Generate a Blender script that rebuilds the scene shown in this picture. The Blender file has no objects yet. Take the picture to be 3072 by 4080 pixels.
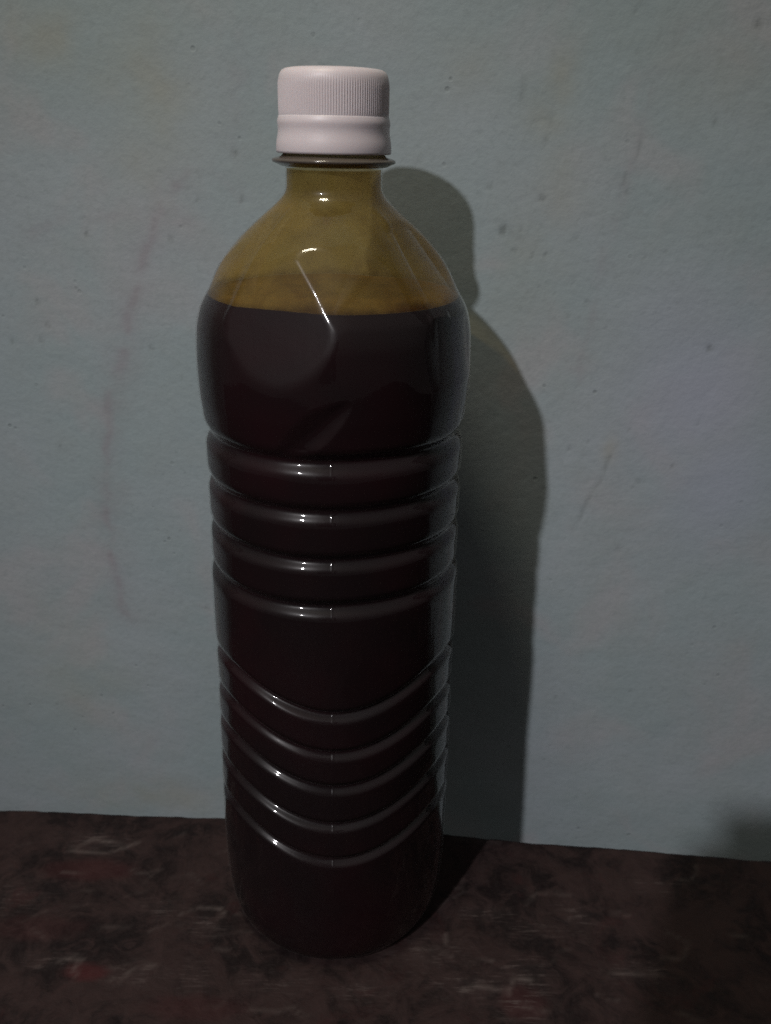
import bpy, bmesh, math, random
import numpy as np
from mathutils import Matrix, Vector

random.seed(4)
rng = np.random.default_rng(11)
scene = bpy.context.scene
col = scene.collection

# ------------------------------------------------------------------ camera
PITCH, ROLL = math.radians(23.25), math.radians(1.25)
cam_pos = Vector((0.0, 0.0, 0.2711))
fw = Vector((0, math.cos(PITCH), -math.sin(PITCH)))
up0 = Vector((0, math.sin(PITCH), math.cos(PITCH)))
rt0 = Vector((1, 0, 0))
rt = rt0 * math.cos(ROLL) + up0 * math.sin(ROLL)
up = up0 * math.cos(ROLL) - rt0 * math.sin(ROLL)
cam_rot = Matrix((rt, up, -fw)).transposed()
cd = bpy.data.cameras.new('camera')
cam = bpy.data.objects.new('camera', cd)
cam.matrix_world = Matrix.Translation(cam_pos) @ cam_rot.to_4x4()
cd.sensor_fit = 'VERTICAL'
cd.sensor_height = 24.0
cd.lens = 3500.0 / 4080.0 * 24.0
cd.clip_start = 0.005
cd.clip_end = 50
cd.dof.use_dof = True
cd.dof.focus_distance = 0.265
cd.dof.aperture_fstop = 12
col.objects.link(cam)
scene.camera = cam

# ------------------------------------------------------------------ room light
world = bpy.data.worlds.new('World')
scene.world = world
world.use_nodes = True
wn = world.node_tree
bg = wn.nodes['Background']
tc = wn.nodes.new('ShaderNodeTexCoord')
sep = wn.nodes.new('ShaderNodeSeparateXYZ')
mr = wn.nodes.new('ShaderNodeMapRange')
mr.inputs['From Min'].default_value = 0.0
mr.inputs['From Max'].default_value = 0.9
mr.inputs['To Min'].default_value = 0.045
mr.inputs['To Max'].default_value = 0.165
wn.links.new(tc.outputs['Generated'], sep.inputs[0])
wn.links.new(sep.outputs['Z'], mr.inputs['Value'])
wn.links.new(mr.outputs[0], bg.inputs['Strength'])
bg.inputs['Color'].default_value = (1.0, 0.97, 0.93, 1)

LAMP = Vector((-0.427, -0.509, 0.8275))
ld = bpy.data.lights.new('bulb_light', 'SPOT')
ld.energy = 26.0
ld.color = (1.0, 0.972, 0.995)
ld.shadow_soft_size = 0.014
ld.spot_size = math.radians(41)
ld.spot_blend = 1.0
lamp = bpy.data.objects.new('bulb_light', ld)
lamp.location = LAMP
lamp.rotation_euler = (Vector((0.075, 0.31, -0.075)) - LAMP).to_track_quat('-Z', 'Y').to_euler()
col.objects.link(lamp)

# the room's own dim warm light, high up near the wall
ad = bpy.data.lights.new('room_light', 'POINT')
ad.energy = 4.1
ad.color = (1.0, 0.92, 0.72)
ad.shadow_soft_size = 0.055
room = bpy.data.objects.new('room_light', ad)
room.location = (-0.13, 0.10, 0.72)
col.objects.link(room)

scene.view_settings.view_transform = 'Standard'
scene.view_settings.look = 'None'
scene.view_settings.gamma = 1.0
scene.view_settings.exposure = 0.0
scene.view_settings.use_curve_mapping = False
scene.render.engine = 'CYCLES'
scene.cycles.use_denoising = False          # the photograph is grainy too
scene.cycles.sample_clamp_indirect = 0.35
scene.cycles.max_bounces = 16
scene.cycles.transparent_max_bounces = 24
scene.cycles.caustics_reflective = False
scene.cycles.caustics_refractive = False


# ------------------------------------------------------------------ helpers
class NT:
    """Small wrapper for building node trees."""
    def __init__(self, name):
        self.mat = bpy.data.materials.new(name)
        self.mat.use_nodes = True
        self.t = self.mat.node_tree
        self.p = self.t.nodes['Principled BSDF']
        self.out = self.t.nodes['Material Output']

    def n(self, kind, ins=None, **attrs):
        nd = self.t.nodes.new(kind)
        for k, v in attrs.items():
            setattr(nd, k, v)
        for k, v in (ins or {}).items():
            if isinstance(v, bpy.types.NodeSocket):
                self.t.links.new(v, nd.inputs[k])
            else:
                nd.inputs[k].default_value = v
        return nd

    def l(self, a, b):
        self.t.links.new(a, b)

    def math(self, op, a, b=0.0, clamp=False):
        nd = self.n('ShaderNodeMath', {0: a, 1: b}, operation=op)
        nd.use_clamp = clamp
        return nd.outputs[0]

    def mix(self, fac, a, b, mode='MIX'):
        nd = self.t.nodes.new('ShaderNodeMix')
        nd.data_type = 'RGBA'
        nd.blend_type = mode
        for sock, v in ((nd.inputs[0], fac), (nd.inputs[6], a), (nd.inputs[7], b)):
            if isinstance(v, bpy.types.NodeSocket):
                self.l(v, sock)
            else:
                sock.default_value = v
        return nd.outputs[2]

    def ramp(self, v, lo, hi, a=0.0, b=1.0):
        nd = self.n('ShaderNodeMapRange', {'Value': v, 'From Min': lo, 'From Max': hi, 'To Min': a, 'To Max': b})
        nd.interpolation_type = 'SMOOTHSTEP'
        return nd.outputs[0]

    def noise(self, vec, scale, detail=4.0, rough=0.55, dist=0.0):
        nd = self.n('ShaderNodeTexNoise', {'Vector': vec, 'Scale': scale, 'Detail': detail, 'Roughness': rough, 'Distortion': dist})
        return nd.outputs[0]


def link_mesh(name, verts, faces, mat, parent=None, smooth=True):
    me = bpy.data.meshes.new(name)
    me.from_pydata(verts if isinstance(verts, list) else verts.tolist(), [], faces if isinstance(faces, list) else faces.tolist())
    if smooth:
        me.polygons.foreach_set('use_smooth', np.ones(len(me.polygons), dtype=bool))
    me.update()
    ob = bpy.data.objects.new(name, me)
    if mat:
        me.materials.append(mat)
    col.objects.link(ob)
    ob.parent = parent
    return ob


def grid_faces(nr, nc, wrap=False):
    i = np.arange(nr - 1)[:, None]
    j = np.arange(nc if wrap else nc - 1)[None, :]
    j2 = (j + 1) % nc
    a = i * nc + j
    b = i * nc + j2
    c = (i + 1) * nc + j2
    d = (i + 1) * nc + j
    return np.stack([a + 0 * j, b + 0 * i, c + 0 * i, d + 0 * j], -1).reshape(-1, 4)


def float_attr(ob, name, data):
    at = ob.data.attributes.new(name, 'FLOAT', 'POINT')
    at.data.foreach_set('value', np.asarray(data, dtype=np.float32).ravel())


def poly_dist(U, V, pts):
    """distance of every (U, V) to a polyline and how far along it the nearest point lies"""
    best = np.full(U.shape, 1e9)
    along = np.zeros(U.shape)
    acc = 0.0
    for (x0, y0), (x1, y1) in zip(pts[:-1], pts[1:]):
        dx, dy = x1 - x0, y1 - y0
        L2 = dx * dx + dy * dy
        t = np.clip(((U - x0) * dx + (V - y0) * dy) / L2, 0, 1)
        d = np.hypot(U - x0 - t * dx, V - y0 - t * dy)
        m = d < best
        best[m] = d[m]
        along[m] = (acc + t * math.sqrt(L2))[m]
        acc += math.sqrt(L2)
    return best, along


def smooth_noise(U, V, scale, seed, octaves=3):
    """cheap value noise in numpy, about -1..1"""
    r = np.random.default_rng(seed)
    tot = np.zeros(U.shape)
    amp, norm = 1.0, 0.0
    for o in range(octaves):
        tab = r.uniform(-1, 1, (64, 64))
        x, y = U / scale, V / scale
        xi, yi = np.floor(x).astype(int), np.floor(y).astype(int)
        fx, fy = x - xi, y - yi
        fx, fy = fx * fx * (3 - 2 * fx), fy * fy * (3 - 2 * fy)
        g = lambda a, b: tab[a % 64, b % 64]
        tot += amp * ((g(xi, yi) * (1 - fx) + g(xi + 1, yi) * fx) * (1 - fy) + (g(xi, yi + 1) * (1 - fx) + g(xi + 1, yi + 1) * fx) * fy)
        norm += amp
        amp *= 0.5
        scale *= 0.5
    return tot / norm


# ------------------------------------------------------------------ wall
PSI, TAU = -0.0797, 0.0586
wn_dir = Vector((-math.sin(PSI) * math.cos(TAU), math.cos(PSI) * math.cos(TAU), math.sin(TAU)))
eu = Vector((math.cos(PSI), math.sin(PSI), 0))
ev = eu.cross(wn_dir)
XB, YB = -0.0163, 0.2603
w0 = Vector((XB, YB + 0.05465, 0.2))

us = np.concatenate([np.linspace(-1000, -215, 30)[:-1], np.arange(-215, 235, 1.1), np.linspace(235, 1000, 30)])
vs = np.concatenate([np.linspace(-520, -262, 12)[:-1], np.arange(-262, 125, 1.1), np.linspace(125, 800, 26)])
U, V = np.meshgrid(us, vs)

PINK = [
    ([(-31.9, 99.7), (-34.4, 78.9), (-36.3, 68.4), (-35.5, 52.0)], 1.6, 0.30),
    ([(-57.1, 53.8), (-59.3, 48.9), (-65.3, 42.2), (-68.8, 34.5), (-72.4, 26.7), (-76.6, 14.1), (-80.8, 2.0), (-85.7, -14.5), (-89.4, -24.6),
      (-92.9, -40.2), (-94.5, -56.4), (-97.2, -73.3), (-97.4, -90.8), (-97.0, -109.1), (-94.5, -122.3)], 1.9, 1.0),
    ([(-110.1, 36.7), (-98.3, 42.5), (-84.8, 42.5), (-75.8, 43.6), (-67.0, 42.1), (-52.9, 42.5)], 1.7, 0.42),
    ([(-57.1, 53.8), (-50.5, 59.9), (-45.4, 58.9), (-39.8, 54.3), (-34.9, 49.6)], 1.1, 0.5),
    ([(103.4, 101.3), (97.7, 89.7), (96.7, 81.2), (95.5, 73.3), (91.8, 60.5), (91.1, 53.6), (89.6, 40.1), (89.0, 31.8), (86.9, 21.6), (85.7, 2.2), (85.3, -9.9)], 1.3, 0.42),
]
SCRATCH = [
    ([(99.5, -37.5), (97.1, -47.9), (93.4, -56.5), (90.8, -67.5)], 0.7, 0.6),
    ([(61.4, 76.3), (64.2, 76.6), (67.6, 77.5)], 0.7, 0.55),
    ([(67.2, 78.5), (66.5, 73.4), (65.3, 69.0)], 0.6, 0.5),
    ([(57.4, 88.0), (57.0, 81.0)], 1.0, 0.55),
    ([(95.8, 74.0), (95.2, 67.0)], 0.5, 0.6),
    ([(91.9, 61.0), (90.3, 53.0)], 0.6, 0.5),
]
pink = np.zeros(U.shape)
jig = smooth_noise(U, V, 9.0, 5, 3) * 2.6
for pts, w, s in PINK:
    d, a = poly_dist(U + jig, V + 0.4 * jig, pts)
    brk = np.clip(0.62 + 1.0 * smooth_noise(U, V, 5.5, 8, 3), 0.22, 1.0)
    pink = np.maximum(pink, s * brk * (0.75 * np.exp(-(d / w) ** 2) + 0.45 * np.exp(-(d / (w * 3.6)) ** 2)))
pit = np.zeros(U.shape)
for pts, w, s in SCRATCH:
    d, a = poly_dist(U + 0.3 * jig, V, pts)
    brk = np.clip(0.6 + 0.9 * smooth_noise(U, V, 3.5, 18, 2), 0.0, 1.0)
    pit = np.maximum(pit, s * 0.62 * brk * np.exp(-(d / w) ** 2))
PITS = [(53.9, 41.9, 1.5, 1.0), (54.6, 43.0, 1.1, 0.9), (57.0, 41.6, 1.4, 0.35), (66.0, 52.7, 1.1, 0.8), (58.4, 35.9, .8, .9), (64.4, 34.4, .7, .6), (68.7, 34.7, .8, .6),
        (128.4, 4.8, 1.2, .9), (59.8, 43.2, .8, .5), (60.5, 40.0, .8, .5), (48.5, 56.0, 1.0, .45), (93.3, 55.2, .9, .5), (84.6, 19.4, 1.0, .5),
        (101.8, 35.1, .8, .4), (84.5, -35.2, .8, .7), (121.4, -143.8, .9, .5), (91.0, -150.4, .8, .6), (107.8, -76.4, 1.1, .5), (122.8, -40.3, .9, .6),
        (111.2, -47.1, 1.0, .6), (-90.6, 36.9, 1.0, .8), (-112.4, 12.4, 1.0, .7), (-110.0, 3.7, 1.2, .5), (-124.7, -3.0, 1.1, .6), (-113.4, -2.1, 1.2, .5),
        (-71.5, -3.3, 1.0, .8), (-49.7, 49.2, .9, .45), (-34.4, 49.6, 1.0, .7), (-53.2, -35.1, .8, .4), (-54.8, -104.3, .9, .8), (-59.4, -115.9, .9, .8),
        (-112.7, -44.4, 1.0, .4), (125.1, 103.5, 1.5, .7), (117.4, 76.6, 1.2, .5), (-36.0, 64.5, 1.3, .6), (-60.5, 36.0, 1.2, .5)]
for k in range(150):                                   # the many small pits right of the bottle, fewer elsewhere
    if k < 130:
        u_, v_ = rng.normal(82, 26), rng.normal(10, 48)
    else:
        u_, v_ = rng.uniform(-175, 180), rng.uniform(-220, 110)
    PITS.append((u_, v_, rng.uniform(0.55, 0.9), rng.uniform(0.08, 0.36)))
for (u_, v_, rr, s) in PITS:
    d = np.hypot((U - u_) * 1.15 + 0.25 * (V - v_), (V - v_) * 0.85)
    pit = np.maximum(pit, 0.85 * s * np.exp(-(d / (0.82 * rr)) ** 2))
warm = np.zeros(U.shape)
for (u_, v_, ru, rv, s) in [(69, 87, 5, 9, .8), (66, 77, 7, 6, .6), (98.8, -34, 3, 6, .9), (72, 57, 8, 18, .35), (-97, 98, 12, 9, .9), (-66, 92, 14, 14, .7),
                            (-60, 78, 12, 16, .6), (-66, 62, 10, 14, .4), (-123, -157, 25, 30, .35), (62, 20, 14, 30, .3), (120, 95, 18, 14, .35),
                            (-95, -225, 40, 12, .5), (40, 92, 10, 8, .3), (85, -5, 10, 16, .25)]:
    q = ((U - u_) / ru) ** 2 + ((V - v_) / rv) ** 2
    warm = np.maximum(warm, s * np.exp(-q) * np.clip(0.8 + 0.8 * smooth_noise(U, V, 12, 21, 3), 0, 1.4))
blue = np.zeros(U.shape)
for (u_, v_, ru, rv, s) in [(128, -12, 26, 30, 1.0), (142, -45, 22, 28, .9), (118, 10, 22, 20, .5), (-150, 20, 30, 70, .25)]:
    blue = np.maximum(blue, s * np.exp(-((U - u_) / ru) ** 2 - ((V - v_) / rv) ** 2))
relief = 0.35 * smooth_noise(U, V, 60, 31, 2) + 0.10 * smooth_noise(U, V, 14, 33, 2) - 0.25 * pit
Mw = Matrix((eu, ev, -wn_dir)).transposed().to_4x4()
Mw.translation = w0
verts = np.stack([U, V, relief], -1).reshape(-1, 3) / 1000.0

m = NT('painted_plaster')
obc = m.n('ShaderNodeTexCoord').outputs['Object']
A = lambda nm: m.n('ShaderNodeAttribute', attribute_name=nm).outputs['Fac']
big = m.noise(obc, 14.0, 4, 0.55)
mid = m.noise(obc, 55.0, 5, 0.6)
fine = m.noise(obc, 420.0, 4, 0.6)
base = m.mix(m.ramp(big, 0.36, 0.66), (0.296, 0.360, 0.380, 1), (0.336, 0.382, 0.412, 1))
hue = m.noise(obc, 23.0, 3, 0.5, 0.6)
base = m.mix(m.ramp(hue, 0.5, 0.72, 0, 0.65), base, (0.375, 0.372, 0.392, 1))
base = m.mix(m.ramp(mid, 0.35, 0.7, 0.0, 0.30), base, (0.272, 0.322, 0.318, 1))
base = m.mix(m.ramp(fine, 0.30, 0.52, 0.18, 0.0), base, (0.20, 0.235, 0.24, 1))
base = m.mix(m.math('MULTIPLY', A('warm_stain'), 0.55), base, (0.34, 0.315, 0.24, 1))
base = m.mix(m.math('MULTIPLY', A('blue_tint'), 0.75), base, (0.34, 0.37, 0.455, 1))
base = m.mix(m.math('MULTIPLY', A('crayon'), 0.34), base, (0.255, 0.195, 0.225, 1))
base = m.mix(m.math('MULTIPLY', A('pit'), 0.75), base, (0.095, 0.105, 0.10, 1))
# small dark specks
vor = m.n('ShaderNodeTexVoronoi', {'Vector': obc, 'Scale': 150.0, 'Randomness': 1.0})
spk = m.math('MULTIPLY', m.ramp(vor.outputs['Distance'], 0.06, 0.16, 1.0, 0.0), m.ramp(m.noise(obc, 37.0, 2), 0.52, 0.66))
base = m.mix(m.math('MULTIPLY', spk, 0.30), base, (0.13, 0.15, 0.15, 1))
m.l(base, m.p.inputs['Base Color'])
m.p.inputs['Roughness'].default_value = 0.72
m.p.inputs['Specular IOR Level'].default_value = 0.25
gr = m.noise(obc, 330.0, 5, 0.62)
gr2 = m.noise(obc, 110.0, 3, 0.5)
h = m.math('ADD', m.math('MULTIPLY', gr, 0.55), m.math('MULTIPLY', gr2, 0.8))
h = m.math('SUBTRACT', h, m.math('MULTIPLY', m.math('ADD', A('pit'), spk), 0.5))
bmp = m.n('ShaderNodeBump', {'Height': h, 'Strength': 0.29, 'Distance': 0.0010})
m.l(bmp.outputs[0], m.p.inputs['Normal'])
wall = link_mesh('wall', verts, grid_faces(len(vs), len(us)), m.mat)
wall.matrix_world = Mw
for nm, dat in (('crayon', pink), ('pit', pit), ('warm_stain', warm), ('blue_tint', blue)):
    float_attr(wall, nm, dat)
wall['kind'] = 'structure'
wall['label'] = 'pale blue grey painted plaster wall with faint pinkish marks and pits'

# ------------------------------------------------------------------ table top
EDGE = [(-1.0, .345), (-.165, .2980), (-.068, .2952), (-.0163, .2938), (.061, .2865), (.161, .2782), (1.0, .21)]
ex = np.array([e[0] for e in EDGE]) * 1000
ey = np.array([e[1] for e in EDGE]) * 1000
txs = np.concatenate([np.linspace(-800, -200, 16)[:-1], np.arange(-200, 220, 1.6), np.linspace(220, 800, 16)])
# rows run from the front edge to the back edge, then round the back edge and down
back = []
for a in np.linspace(0, 90, 9):
    back.append((-3.0 + 3.0 * math.sin(math.radians(a)), -3.0 + 3.0 * math.cos(math.radians(a))))
rows = [(-650.0 + i * 40.0, 0.0) for i in range(13)]
rows += [(-150.0 + i * 1.6, 0.0) for i in range(int(146 / 1.6))] + back + [(0.0, -12.0), (0.0, -28.0)]
o = np.array([r[0] for r in rows])
z = np.array([r[1] for r in rows])
TX = np.tile(txs, (len(rows), 1))
edge = np.interp(txs, ex, ey)
edge = edge + 0.9 * smooth_noise(txs[None, :], 0 * txs[None, :], 34, 41, 4)[0] + 0.35 * smooth_noise(txs[None, :], 0 * txs[None, :], 5, 47, 2)[0]
TY = edge[None, :] + o[:, None]
near = np.clip(1 - np.hypot(TX - XB * 1000, TY - YB * 1000) / 60.0, 0, 1)
TZ = z[:, None] + (0.5 * smooth_noise(TX, TY, 50, 43, 2) + 0.16 * smooth_noise(TX, TY, 9, 44, 3)) * (1 - np.minimum(near * 2.2, 1)) - 0.1
scuff = np.zeros(TX.shape)
for (u_, v_, ru, rv, s) in [(-116, 279.5, 11, 4.5, .8), (-81.9, 245.8, 8, 4, .6), (-63.3, 238.2, 6, 4, .8), (40.9, 246.7, 12, 3, .7), (35, 215.5, 16, 5, .8), (52, 218.9, 8, 8, .9),
                            (75.9, 245.3, 8, 8, .6), (93, 223, 10, 4, .7), (-115, 221.8, 10, 3, .7), (-82, 217.6, 10, 4, .7), (-63.5, 217, 6, 6, .6), (50, 208, 8, 6, .9), (-4.7, 212.6, 9, 4, .6),
                            (20, 228, 14, 8, .5), (60, 240, 12, 5, .5), (-35, 215, 12, 6, .4), (-140, 250, 14, 9, .4), (110, 262, 12, 5, .35)]:
    scuff = np.maximum(scuff, s * np.exp(-((TX - u_) / ru) ** 2 - ((TY - v_) / rv) ** 2))
red = np.zeros(TX.shape)
for (u_, v_, ru, rv, s) in [(-101.5, 218, 8, 3.6, 1.0), (-115, 264, 18, 6, .45), (50, 209, 8, 7, .55), (-125, 236, 18, 6, .25), (-60, 205, 18, 5, .3)]:
    q = ((TX - u_) / ru) ** 2 + ((TY - v_) / rv) ** 2 + 0.5 * smooth_noise(TX, TY, 6, 51, 3)
    red = np.maximum(red, s / (1 + np.exp((q - 0.9) * 5)))
rimsets = []
for k in range(46):
    x0_, y0_, a_ = rng.uniform(-150, 150), rng.uniform(196, 288), rng.uniform(-0.6, 0.6)
    L_ = rng.uniform(3, 9)
    p_ = [(x0_, y0_)]
    for q_ in range(rng.integers(1, 4)):
        p_.append((p_[-1][0] + L_ * math.cos(a_), p_[-1][1] + 0.8 * L_ * math.sin(a_)))
        a_ += rng.uniform(-1.4, 1.4)
    rimsets.append((p_, rng.uniform(0.5, 0.9), rng.uniform(0.15, 0.5)))
rim = np.zeros(TX.shape)                                  # pale worn outlines of flaked paint
for pts, w, s in [([(-112, 222.5), (-107, 224), (-104.5, 222.8), (-106, 219), (-104, 216)], .8, .9), ([(-92, 214.6), (-88, 214.2)], .6, .6),
                  ([(-88, 216), (-84, 220), (-78, 221)], .8, .6), ([(30, 214), (36, 215.5), (44, 214), (46, 212), (47.5, 218.5), (55, 219)], .7, .9),
                  ([(-124, 275), (-118, 281), (-106, 278)], .9, .7), ([(-126, 274), (-110, 273), (-104, 276), (-99, 279)], .8, .7),
                  ([(-74, 243), (-66, 247), (-60, 246)], .7, .6), ([(-59, 242), (-57.5, 244.5), (-59, 246)], .8, .8), ([(26, 233), (26, 237)], .6, .9),
                  ([(15, 230), (22, 231), (27, 228)], .7, .5), ([(34, 226), (42, 226)], .6, .6), ([(58, 252), (62, 258), (75, 257)], .8, .4), ([(83, 222), (99, 222.5)], .8, .6)] + rimsets:
    d, a = poly_dist(TX + 0.7 * smooth_noise(TX, TY, 4, 61, 2), TY + 0.7 * smooth_noise(TX, TY, 4, 62, 2), pts)
    rim = np.maximum(rim, s * np.exp(-(d / w) ** 2) * np.clip(.75 + .6 * smooth_noise(TX, TY, 4, 63, 2), 0, 1))

m = NT('worn_brown_board')
obc = m.n('ShaderNodeTexCoord').outputs['Object']
blot = m.noise(obc, 30.0, 6, 0.64, 1.0)
blot2 = m.noise(obc, 105.0, 6, 0.65, 0.8)
finet = m.noise(obc, 520.0, 4, 0.6)
c = m.mix(m.ramp(blot, 0.40, 0.60), (0.0086, 0.0046, 0.0049, 1), (0.0285, 0.0158, 0.0150, 1))
c = m.mix(m.ramp(blot2, 0.42, 0.68, 0.0, 0.75), c, (0.0390, 0.0228, 0.0215, 1))
c = m.mix(m.ramp(blot2, 0.44, 0.28, 0.0, 0.7), c, (0.0065, 0.0038, 0.0044, 1))
c = m.mix(m.ramp(m.noise(obc, 34.0, 5, 0.6, 1.0), 0.56, 0.70, 0.0, 0.6), c, (0.034, 0.0115, 0.0115, 1))
c = m.mix(m.ramp(finet, 0.35, 0.7, 0.0, 0.25), c, (0.028, 0.021, 0.020, 1))
c = m.mix(m.math('MULTIPLY', A('red_paint'), 0.8), c, (0.055, 0.0125, 0.0135, 1))
st = m.n('ShaderNodeMapping', {'Vector': obc, 'Scale': (0.22, 1.6, 1.0)})
lines = m.noise(st.outputs[0], 520.0, 3, 0.6)
sc = m.math('MULTIPLY', A('scuff'), m.math('MULTIPLY', m.ramp(lines, 0.47, 0.66), m.ramp(m.noise(obc, 190.0, 4, .6), 0.36, 0.62)))
c = m.mix(m.math('MULTIPLY', sc, 0.75), c, (0.120, 0.092, 0.086, 1))
c = m.mix(m.math('MULTIPLY', A('scuff'), 0.22), c, (0.055, 0.042, 0.040, 1))
c = m.mix(m.math('MULTIPLY', A('rim'), 0.55), c, (0.15, 0.12, 0.11, 1))
m.l(c, m.p.inputs['Base Color'])
m.l(m.ramp(blot2, 0.3, 0.7, 0.62, 0.85), m.p.inputs['Roughness'])
m.p.inputs['Specular IOR Level'].default_value = 0.18
hh = m.math('ADD', m.math('MULTIPLY', m.noise(obc, 240.0, 5, 0.6), 0.6), m.math('ADD', m.math('MULTIPLY', A('rim'), 0.5), m.math('MULTIPLY', blot2, 0.8)))
bmp = m.n('ShaderNodeBump', {'Height': hh, 'Strength': 0.6, 'Distance': 0.0012})
m.l(bmp.outputs[0], m.p.inputs['Normal'])
table = link_mesh('tabletop', np.stack([TX, TY, TZ], -1).reshape(-1, 3) / 1000.0, grid_faces(len(rows), len(txs)), m.mat)
for nm, dat in (('scuff', scuff), ('red_paint', red), ('rim', rim)):
    float_attr(table, nm, dat)
table['label'] = 'dark brown worn tabletop with pale scuffs and a faded red patch'
table['category'] = 'table'

# ------------------------------------------------------------------ bottle
bottle = bpy.data.objects.new('plastic_bottle', None)
bottle.empty_display_size = 0.05
bottle.location = (XB, YB, 0.0)
col.objects.link(bottle)
bottle['label'] = 'ribbed clear plastic bottle of dark liquid with a white screw cap'
bottle['category'] = 'bottle'

GROOVES = [(189.2, 2.3, 2.5), (174.7, 1.95, 2.15), (159.9, 1.95, 2.0), (145.3, 2.1, 2.05)]
LOWER = [(108.5, 2.05, 1.62), (93.8, 1.85, 1.55), (80.6, 2.05, 1.6), (65.9, 2.05, 1.5), (51.1, 2.0, 1.45)]
PROF = [(0, 33.5), (0.6, 35.2), (2.5, 37.3), (6, 39.0), (10, 39.9), (14, 40.4), (22, 40.9), (31, 41.1), (50, 41.1), (62, 41.0), (91, 40.6), (105, 40.3), (122, 40.4),
        (139, 40.3), (152, 39.7), (166, 39.6), (181, 39.6), (190, 39.7), (195, 40.0), (201, 40.55), (210, 40.75), (218.5, 40.3), (224.6, 38.9), (230, 36.0),
        (237.5, 32.0), (243.2, 27.3), (248, 22.2), (250.8, 18.9), (253.2, 16.2), (255.2, 14.4), (256.4, 13.75), (257.6, 13.55), (262.9, 13.5), (266.0, 13.5)]
pz = np.array([p[0] for p in PROF])
pr = np.array([p[1] for p in PROF])


def pchip(x, y, xq):
    hh_ = np.diff(x)
    dl = np.diff(y) / hh_
    dd = np.zeros(len(x))
    for i in range(1, len(x) - 1):
        if dl[i - 1] * dl[i] > 0:
            w1, w2 = 2 * hh_[i] + hh_[i - 1], hh_[i] + 2 * hh_[i - 1]
            dd[i] = (w1 + w2) / (w1 / dl[i - 1] + w2 / dl[i])
    dd[0], dd[-1] = dl[0], dl[-1]
    k = np.clip(np.searchsorted(x, xq) - 1, 0, len(x) - 2)
    t = (xq - x[k]) / hh_[k]
    return (y[k] * (1 + 2 * t) * (1 - t) ** 2 + hh_[k] * dd[k] * t * (1 - t) ** 2 + y[k + 1] * t * t * (3 - 2 * t) + hh_[k] * dd[k + 1] * t * t * (t - 1))


def smin(a, b, k):
    hq = np.clip(0.5 + 0.5 * (b - a) / k, 0, 1)
    return b + (a - b) * hq - k * hq * (1 - hq)


def smax(a, b, k):
    return -smin(-a, -b, k)


arc_z = np.linspace(0, 266, 1065)
arc_r = pchip(pz, pr, arc_z)
arc_s = np.concatenate([[0], np.cumsum(np.hypot(np.diff(arc_z), np.diff(arc_r)))])


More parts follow.
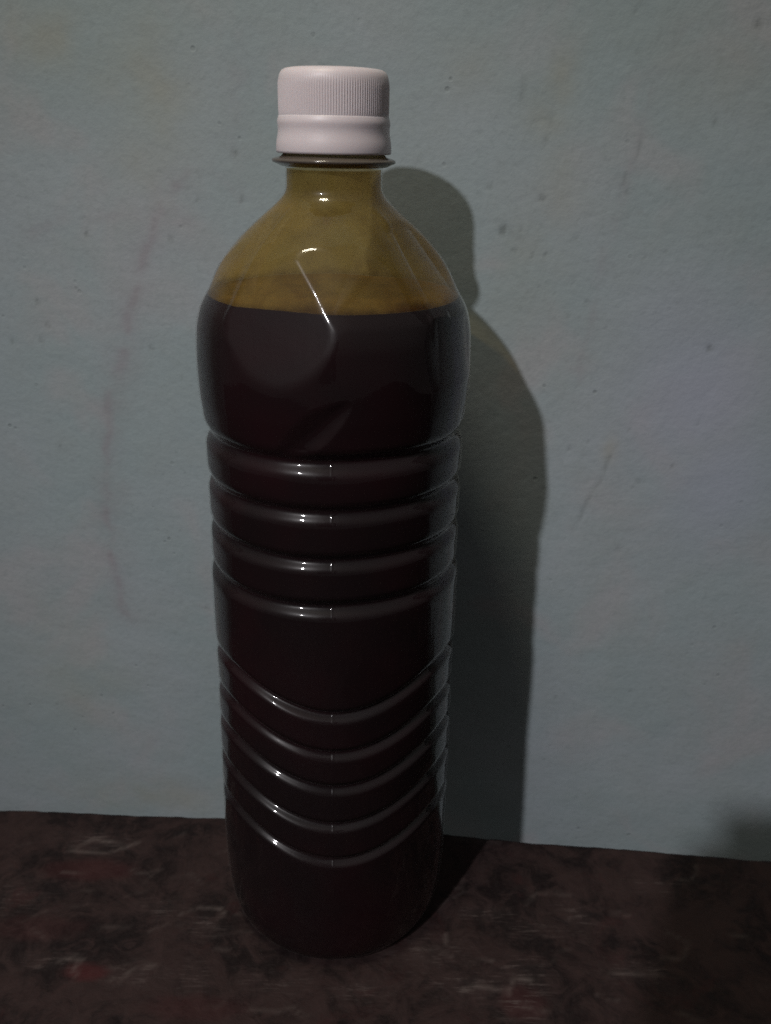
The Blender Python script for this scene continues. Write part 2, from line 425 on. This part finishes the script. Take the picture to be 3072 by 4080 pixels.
def bottle_radius(PHI, Z):
    """outer radius in mm; PHI in radians from the front, Z in mm"""
    r0 = pchip(pz, pr, Z.ravel()).reshape(Z.shape)
    r = r0.copy()
    R_ = lambda z_: float(pchip(pz, pr, np.array([z_]))[0])
    # raised ridges of the shoulder: in each quarter a downward triangle between two long ridges
    S = np.interp(Z, arc_z, arc_s)
    sa_ = lambda z_: float(np.interp(z_, arc_z, arc_s))
    tent = np.zeros(r.shape)
    for k in range(4):
        b = 90 * k
        g = 1.0 if k % 2 == 0 else 0.5
        for (f0, z0, h0, f1, z1, h1, slope, rho) in ((24.0, 242.4, 0.9, 2.0, 229.5, 0.2, 0.22, 0.5),
                                                     (-38.5, 253.0, 0.5, -40.0, 226.0, 1.25, 0.30, 0.35), (44.0, 253.0, 0.6, 55.0, 222.5, 1.5, 0.30, 0.30)):
            d_ = (np.degrees(PHI) - b - f0 + 180) % 360 - 180
            x = np.radians(d_) * np.clip(r0, 14, 40)
            x1 = math.radians(f1 - f0) * 0.5 * (R_(z0) + R_(z1))
            y, y1 = S - sa_(z0), sa_(z1) - sa_(z0)
            t = np.clip((x * x1 + y * y1) / (x1 * x1 + y1 * y1), 0, 1)
            dist = np.hypot(x - t * x1, y - t * y1)
            hgt = g * (h0 + (h1 - h0) * t) - slope * g * (np.sqrt(dist * dist + rho * rho) - rho)
            hgt = np.where(hgt > 0, hgt, 0)
            tent = smax(tent, hgt, 0.12)
    r = r0 + np.maximum(tent - 0.03, 0) * np.clip((254.5 - Z) / 4.0, 0, 1)
    # flat sides of the shoulder on the right and at the back left
    lin_r = np.interp(Z, [205.0, 226.5, 250.0], [41.0, 38.5, 19.6])
    for c_ in (62.0, -118.0):
        d_ = (np.degrees(PHI) - c_ + 180) % 360 - 180
        ww = np.where(np.abs(d_) < 32, np.cos(np.radians(d_ / 32 * 90)) ** 2, 0) * np.clip((Z - 206) / 3, 0, 1) * np.clip((250 - Z) / 3, 0, 1)
        r = r + (np.minimum(r, lin_r) - r) * np.minimum(ww * 1.6, 1)
    # two flat facets that meet in a sharp ridge, on the front and on the back
    for b in (0.0, math.pi):
        D_ = (PHI - b + math.pi) % (2 * math.pi) - math.pi
        front = np.abs(D_) < 1.25
        lift = 2.0 * np.exp(-((np.degrees(D_) + 9) / 17) ** 2 - ((Z - 241) / np.where(Z > 241, 9.5, 5.8)) ** 2) * np.clip((255.5 - Z) / 12, 0, 1)
        rr = r + lift
        facet = np.full(r.shape, 1e3)
        for nv in ((-0.319, -0.896, 0.310), (-0.023, -0.872, 0.489)):
            nv = np.array(nv) / np.linalg.norm(nv)
            kc = nv @ np.array([0.04, -36.5, 229.16])
            den = nv[0] * np.sin(D_) - nv[1] * np.cos(D_)
            q = np.where((den > 0.2) & front, (kc - nv[2] * Z) / np.maximum(den, 0.2), 1e3)
            facet = smin(facet, q, 0.22)
        rr = smin(rr, facet, 0.7)
        r = np.where(front, rr, r)
    # slanting scoops below the shoulder
    for k in range(4):
        for (pc, zc, ang, hl, slope) in ((-6.0, 197.0, 42, 16.0, 0.44),):
            dphi = (np.degrees(PHI) - pc - 90 * k + 180) % 360 - 180
            x = np.radians(dphi) * 40.0
            y = Z - zc
            ca, sa = math.cos(math.radians(ang)), math.sin(math.radians(ang))
            u_ = (x * ca + y * sa) / hl
            v_ = -x * sa + y * ca
            env = np.clip(1 - u_ * u_, 0, 1)
            lo_, hi_ = -4.2 * env, 5.5 * env
            ramp_ = np.clip(v_ - lo_, 0, None) * slope
            back_ = np.clip(hi_ - v_, 0, None) * 0.30
            dd_ = np.where((v_ > lo_) & (v_ < hi_), smin(ramp_, back_, 1.2), 0)
            r -= np.clip(dd_, 0, None) * np.clip(env * 3, 0, 1) * np.clip((Z - 190.5) / 2.5, 0, 1)
    for zc, dep, w in GROOVES:
        r -= dep * (1 + 0.10 * np.sin(2 * PHI + zc) + 0.06 * np.sin(5 * PHI + 0.7 * zc)) * np.exp(-((Z - zc - 0.25 * np.sin(2 * PHI + 1.3 * zc)) / w) ** 2)
    wave = -4.0 * (1 - np.cos(3 * (PHI - math.radians(4.0))))
    for zc, dep, w in LOWER:
        r -= dep * (1 + 0.10 * np.sin(2 * PHI + zc) + 0.07 * np.sin(4 * PHI + 0.6 * zc)) * np.exp(-((Z - zc + wave - 0.3 * np.sin(2 * PHI + 1.9 * zc)) / w) ** 2)
    gm = np.zeros(r.shape)
    for zc, dep, w in GROOVES:
        gm = np.maximum(gm, np.exp(-((Z - zc) / 2.5) ** 2))
    for zc, dep, w in LOWER:
        gm = np.maximum(gm, np.exp(-((Z - zc + wave) / 2.5) ** 2))
    # mould seam down the front and the back
    for s0 in (math.radians(2.2), math.radians(182.2)):
        dphi = (PHI - s0 + math.pi) % (2 * math.pi) - math.pi
        r += (0.012 + 0.09 * gm) * np.exp(-(dphi * r0 / 0.30) ** 2) * (Z < 225)
    # the slight unevenness of blown plastic
    r += 0.10 * np.sin(3 * PHI + 0.021 * Z) * np.clip((250 - Z) / 60, 0, 1) * np.clip((Z - 5) / 30, 0, 1) * 0.6
    return r


def phis():
    base = np.linspace(-math.pi, math.pi, 360, endpoint=False)
    ex_ = []
    for s0 in (2.2, -177.8):
        ex_.append(np.radians(s0) + np.linspace(-0.9, 0.9, 13) / 40.0)
    ex_.append(np.radians(np.arange(-42, 62, 0.45)))
    a = np.unique(np.round(np.concatenate([base] + ex_), 6))
    return a


PH = phis()


def revolve(name, zs, inset, mat, parent, cap_bottom=False, cap_top=False, fr=None, PH=PH):
    PHI, Z = np.meshgrid(PH, zs)
    r = (fr or bottle_radius)(PHI, Z) - inset
    v = np.stack([r * np.sin(PHI), -r * np.cos(PHI), Z], -1).reshape(-1, 3) / 1000.0
    f_ = grid_faces(len(zs), len(PH), True).tolist()
    v = v.tolist()
    nP = len(PH)
    if cap_bottom:
        v.append([0, 0, zs[0] / 1000 + (0.004 if cap_bottom == 'push' else 0)])
        c0 = len(v) - 1
        f_ += [[(j + 1) % nP, j, c0] for j in range(nP)]
    if cap_top:
        v.append([0, 0, zs[-1] / 1000])
        c0 = len(v) - 1
        b0 = (len(zs) - 1) * nP
        f_ += [[b0 + j, b0 + (j + 1) % nP, c0] for j in range(nP)]
    return link_mesh(name, v, f_, mat, parent)


def thin_clear(name, tint, ior=1.52, rough=0.035, scat=0.0, scat_col=(1, 1, 1, 1), bump=None):
    """thin clear sheet: mirror reflection by Fresnel over straight transmission"""
    m = NT(name)
    m.t.nodes.remove(m.p)
    geo = m.n('ShaderNodeNewGeometry')
    io = m.math('ADD', m.math('MULTIPLY', geo.outputs['Backfacing'], 1.0 / ior - ior), ior)
    fr = m.n('ShaderNodeFresnel', {'IOR': io})
    tr = m.n('ShaderNodeBsdfTransparent', {'Color': tint})
    gl = m.n('ShaderNodeBsdfGlossy', {'Color': (1, 1, 1, 1), 'Roughness': rough})
    obc = m.n('ShaderNodeTexCoord').outputs['Object']
    b = m.n('ShaderNodeBump', {'Height': m.noise(obc, 160.0, 3, 0.5), 'Strength': 0.12, 'Distance': 0.0004})
    m.l(b.outputs[0], gl.inputs['Normal'])
    g2 = m.n('ShaderNodeBsdfGlossy', {'Color': (1, 1, 1, 1), 'Roughness': 0.33, 'Normal': b.outputs[0]})
    gl = m.n('ShaderNodeMixShader', {0: 0.20, 1: gl.outputs[0], 2: g2.outputs[0]})
    body = tr.outputs[0]
    if scat:
        sx = m.n('ShaderNodeSeparateXYZ', {0: obc})
        wob = m.math('MULTIPLY', m.math('SUBTRACT', m.noise(obc, 60.0, 4, 0.6), 0.5), 0.007)
        low = m.ramp(m.math('ADD', sx.outputs['Z'], wob), 0.2272, 0.2318, 1.0, 0.0)
        stn = m.ramp(m.noise(obc, 75.0, 4, 0.6, 0.8), 0.46, 0.72, 0.0, 0.55)
        scc = m.mix(low, m.mix(stn, scat_col, (0.30, 0.19, 0.055, 1)), (0.040, 0.022, 0.012, 1))
        tcc = m.mix(low, m.mix(stn, tint, (0.66, 0.50, 0.26, 1)), (0.30, 0.17, 0.09, 1))
        m.l(tcc, tr.inputs['Color'])
        df = m.n('ShaderNodeBsdfDiffuse', {'Color': scc})
        tl = m.n('ShaderNodeBsdfTranslucent', {'Color': scc})
        dm = m.n('ShaderNodeMixShader', {0: 0.72, 1: df.outputs[0], 2: tl.outputs[0]})
        if isinstance(scat, float):
            amt = scat
        else:
            amt = m.ramp(m.noise(obc, scat[0], 4, 0.6, 0.5), 0.35, 0.7, scat[1], scat[2])
        body = m.n('ShaderNodeMixShader', {0: amt, 1: body, 2: dm.outputs[0]}).outputs[0]
    mx = m.n('ShaderNodeMixShader', {0: fr.outputs[0], 1: body, 2: gl.outputs[0]})
    m.l(mx.outputs[0], m.out.inputs['Surface'])
    return m.mat


pet = thin_clear('clear_pet', (0.92, 0.925, 0.915, 1), rough=0.045)

zs = np.concatenate([np.array([0.0, 0.3, 0.7, 1.3, 2.0, 3.0, 4.5]), np.arange(6, 42, 1.6), np.arange(42, 116, 0.3), np.arange(116, 138, 1.1),
                     np.arange(138, 194, 0.36), np.arange(194, 222, 0.55), np.arange(222, 247, 0.3), np.arange(247, 258, 0.5), np.arange(258, 266.1, 1.0)])
shell = revolve('bottle_shell', zs, 0.0, pet, bottle, cap_bottom='push')

# support ring below the cap
def lathe(name, prof, mat, parent, n=160, rfun=None):
    a = np.linspace(0, 2 * math.pi, n, endpoint=False)
    P_ = np.array(prof)
    A_, I_ = np.meshgrid(a, np.arange(len(P_)))
    r = P_[I_, 0]
    zz = P_[I_, 1]
    if rfun:
        r = r + rfun(A_, zz, r)
    v = np.stack([r * np.sin(A_), -r * np.cos(A_), zz], -1).reshape(-1, 3) / 1000
    return link_mesh(name, v, grid_faces(len(P_), n, True), mat, parent)


m = NT('cloudy_pet')
m.p.inputs['Base Color'].default_value = (0.15, 0.125, 0.11, 1)
m.p.inputs['Roughness'].default_value = 0.16
m.p.inputs['Transmission Weight'].default_value = 0.45
m.p.inputs['IOR'].default_value = 1.5
ring = lathe('neck_ring', [(13.45, 262.6), (14.6, 262.75), (16.2, 263.5), (16.85, 263.75), (17.05, 264.1), (16.95, 264.5), (16.4, 264.75), (14.6, 265.2), (13.9, 265.9), (13.6, 266.6)], m.mat, bottle)

# liquid
m = NT('dark_brown_liquid')
obc = m.n('ShaderNodeTexCoord').outputs['Object']
c = m.mix(m.ramp(m.noise(obc, 18.0, 3), 0.35, 0.7), (0.0108, 0.0066, 0.0076, 1), (0.0185, 0.0062, 0.0082, 1))
m.l(c, m.p.inputs['Base Color'])
m.p.inputs['Roughness'].default_value = 0.6
m.p.inputs['Specular IOR Level'].default_value = 0.0
LEVEL = 228.8
lz = zs[(zs > 0.5) & (zs < LEVEL)]
lz = np.concatenate([lz, [LEVEL]])
PHL = np.linspace(-math.pi, math.pi, 360, endpoint=False)
liquid = revolve('liquid', lz, 0.5, m.mat, bottle, cap_bottom=True, cap_top=False, PH=PHL)

# the liquid's surface: a thin foamy disc with a raised edge against the plastic
m = NT('amber_froth')
obc = m.n('ShaderNodeTexCoord').outputs['Object']
c = m.mix(m.ramp(m.noise(obc, 130.0, 5, 0.6), 0.35, 0.7), (0.13, 0.088, 0.031, 1), (0.21, 0.145, 0.052, 1))
m.l(c, m.p.inputs['Base Color'])
m.p.inputs['Roughness'].default_value = 0.35
vv, ff = [], []
fr_ = [0.0, 0.25, 0.5, 0.7, 0.85, 0.93, 0.97, 0.99, 1.0]
PHI1, Z1 = np.meshgrid(PH, np.array([LEVEL]))
rl_ = (bottle_radius(PHI1, Z1) - 0.5)[0]
for t in fr_[1:]:
    zz = LEVEL - 0.9 + 0.9 * max(0, (t - 0.9) / 0.1) ** 2
    vv += [[t * r * math.sin(p) / 1000, -t * r * math.cos(p) / 1000, zz / 1000] for r, p in zip(rl_, PH)]
ff = grid_faces(len(fr_) - 1, len(PH), True).tolist()
vv.append([0, 0, (LEVEL - 0.9) / 1000])
ff += [[(j + 1) % len(PH), j, len(vv) - 1] for j in range(len(PH))]
froth = link_mesh('froth', vv, [f_[::-1] for f_ in ff], m.mat, liquid)

# amber film that the shaken liquid left on the inside above the level
film_mat = thin_clear('amber_film', (0.85, 0.69, 0.39, 1), ior=1.02, scat=(45.0, 0.26, 0.48), scat_col=(0.60, 0.435, 0.12, 1))
fz = np.concatenate([[LEVEL + 0.05], zs[(zs > LEVEL + 0.2) & (zs < 263)]])
film = revolve('residue_film', fz, 0.45, film_mat, bottle)
film['label'] = 'amber film clinging inside the shoulder above the liquid'

# cap
m = NT('white_cap_plastic')
m.p.inputs['Base Color'].default_value = (0.625, 0.56, 0.585, 1)
m.p.inputs['Roughness'].default_value = 0.42
m.p.inputs['Subsurface Weight'].default_value = 0.25
m.p.inputs['Subsurface Radius'].default_value = (0.002, 0.0015, 0.0013)
m.p.inputs['Subsurface Scale'].default_value = 1.0
NK = 132


def knurl(A_, zz, r):
    w_ = np.clip((zz - 275.2) / 1.0, 0, 1) * np.clip((284.2 - zz) / 1.4, 0, 1)
    s = np.cos(A_ * NK)
    return 0.095 * w_ * np.where(s > 0, s ** 0.6, -np.abs(s) ** 0.6) * (r > 12)


cp = [(14.5, 274.3), (14.80, 274.5), (14.82, 275.6), (14.84, 276.4), (14.85, 278), (14.85, 280), (14.85, 282), (14.83, 283.0), (14.78, 283.8), (14.62, 284.7),
      (14.28, 285.6), (13.75, 286.25), (13.0, 286.62), (12.0, 286.78), (9.0, 286.82), (4.0, 286.85), (0.02, 286.85)]
cap = lathe('cap', cp, m.mat, bottle, n=NK * 8, rfun=knurl)
bp = [(14.2, 266.5), (15.2, 266.0), (15.62, 266.1), (15.72, 266.6), (15.70, 268.2), (15.52, 269.4), (15.26, 270.6), (15.16, 271.6), (15.18, 272.6), (15.30, 273.3),
      (15.30, 273.9), (15.18, 274.5), (15.02, 274.95), (14.90, 275.3), (14.6, 275.45)]
band = lathe('tamper_band', bp, m.mat, cap, n=240)

# ------------------------------------------------------------------ the telephone that takes the picture: it stands behind the lens, out of the frame, and shades the lower right
m = NT('black_phone_case')
m.p.inputs['Base Color'].default_value = (0.02, 0.02, 0.022, 1)
m.p.inputs['Roughness'].default_value = 0.4
bm = bmesh.new()
bmesh.ops.create_cube(bm, size=1.0)
bmesh.ops.scale(bm, vec=(0.076, 0.162, 0.0085), verts=bm.verts)
vert_edges = [e for e in bm.edges if abs((e.verts[0].co - e.verts[1].co).z) > 0.005]
bmesh.ops.bevel(bm, geom=vert_edges, offset=0.009, segments=6, affect='EDGES')
bmesh.ops.bevel(bm, geom=[e for e in bm.edges if abs(e.verts[0].co.z - e.verts[1].co.z) < 1e-6 and len(e.link_faces) == 2 and e.calc_face_angle(0) > 1.0], offset=0.0015, segments=3, affect='EDGES')
me = bpy.data.meshes.new('smartphone')
bm.to_mesh(me)
bm.free()
me.materials.append(m.mat)
phone = bpy.data.objects.new('smartphone', me)
phone.matrix_world = Matrix.Translation(cam_pos) @ cam_rot.to_4x4() @ Matrix.Translation((-0.071 + 0.038, 0.034 - 0.081, 0.0095))
col.objects.link(phone)
phone['label'] = 'black smartphone held behind the lens outside the picture'
phone['category'] = 'phone'
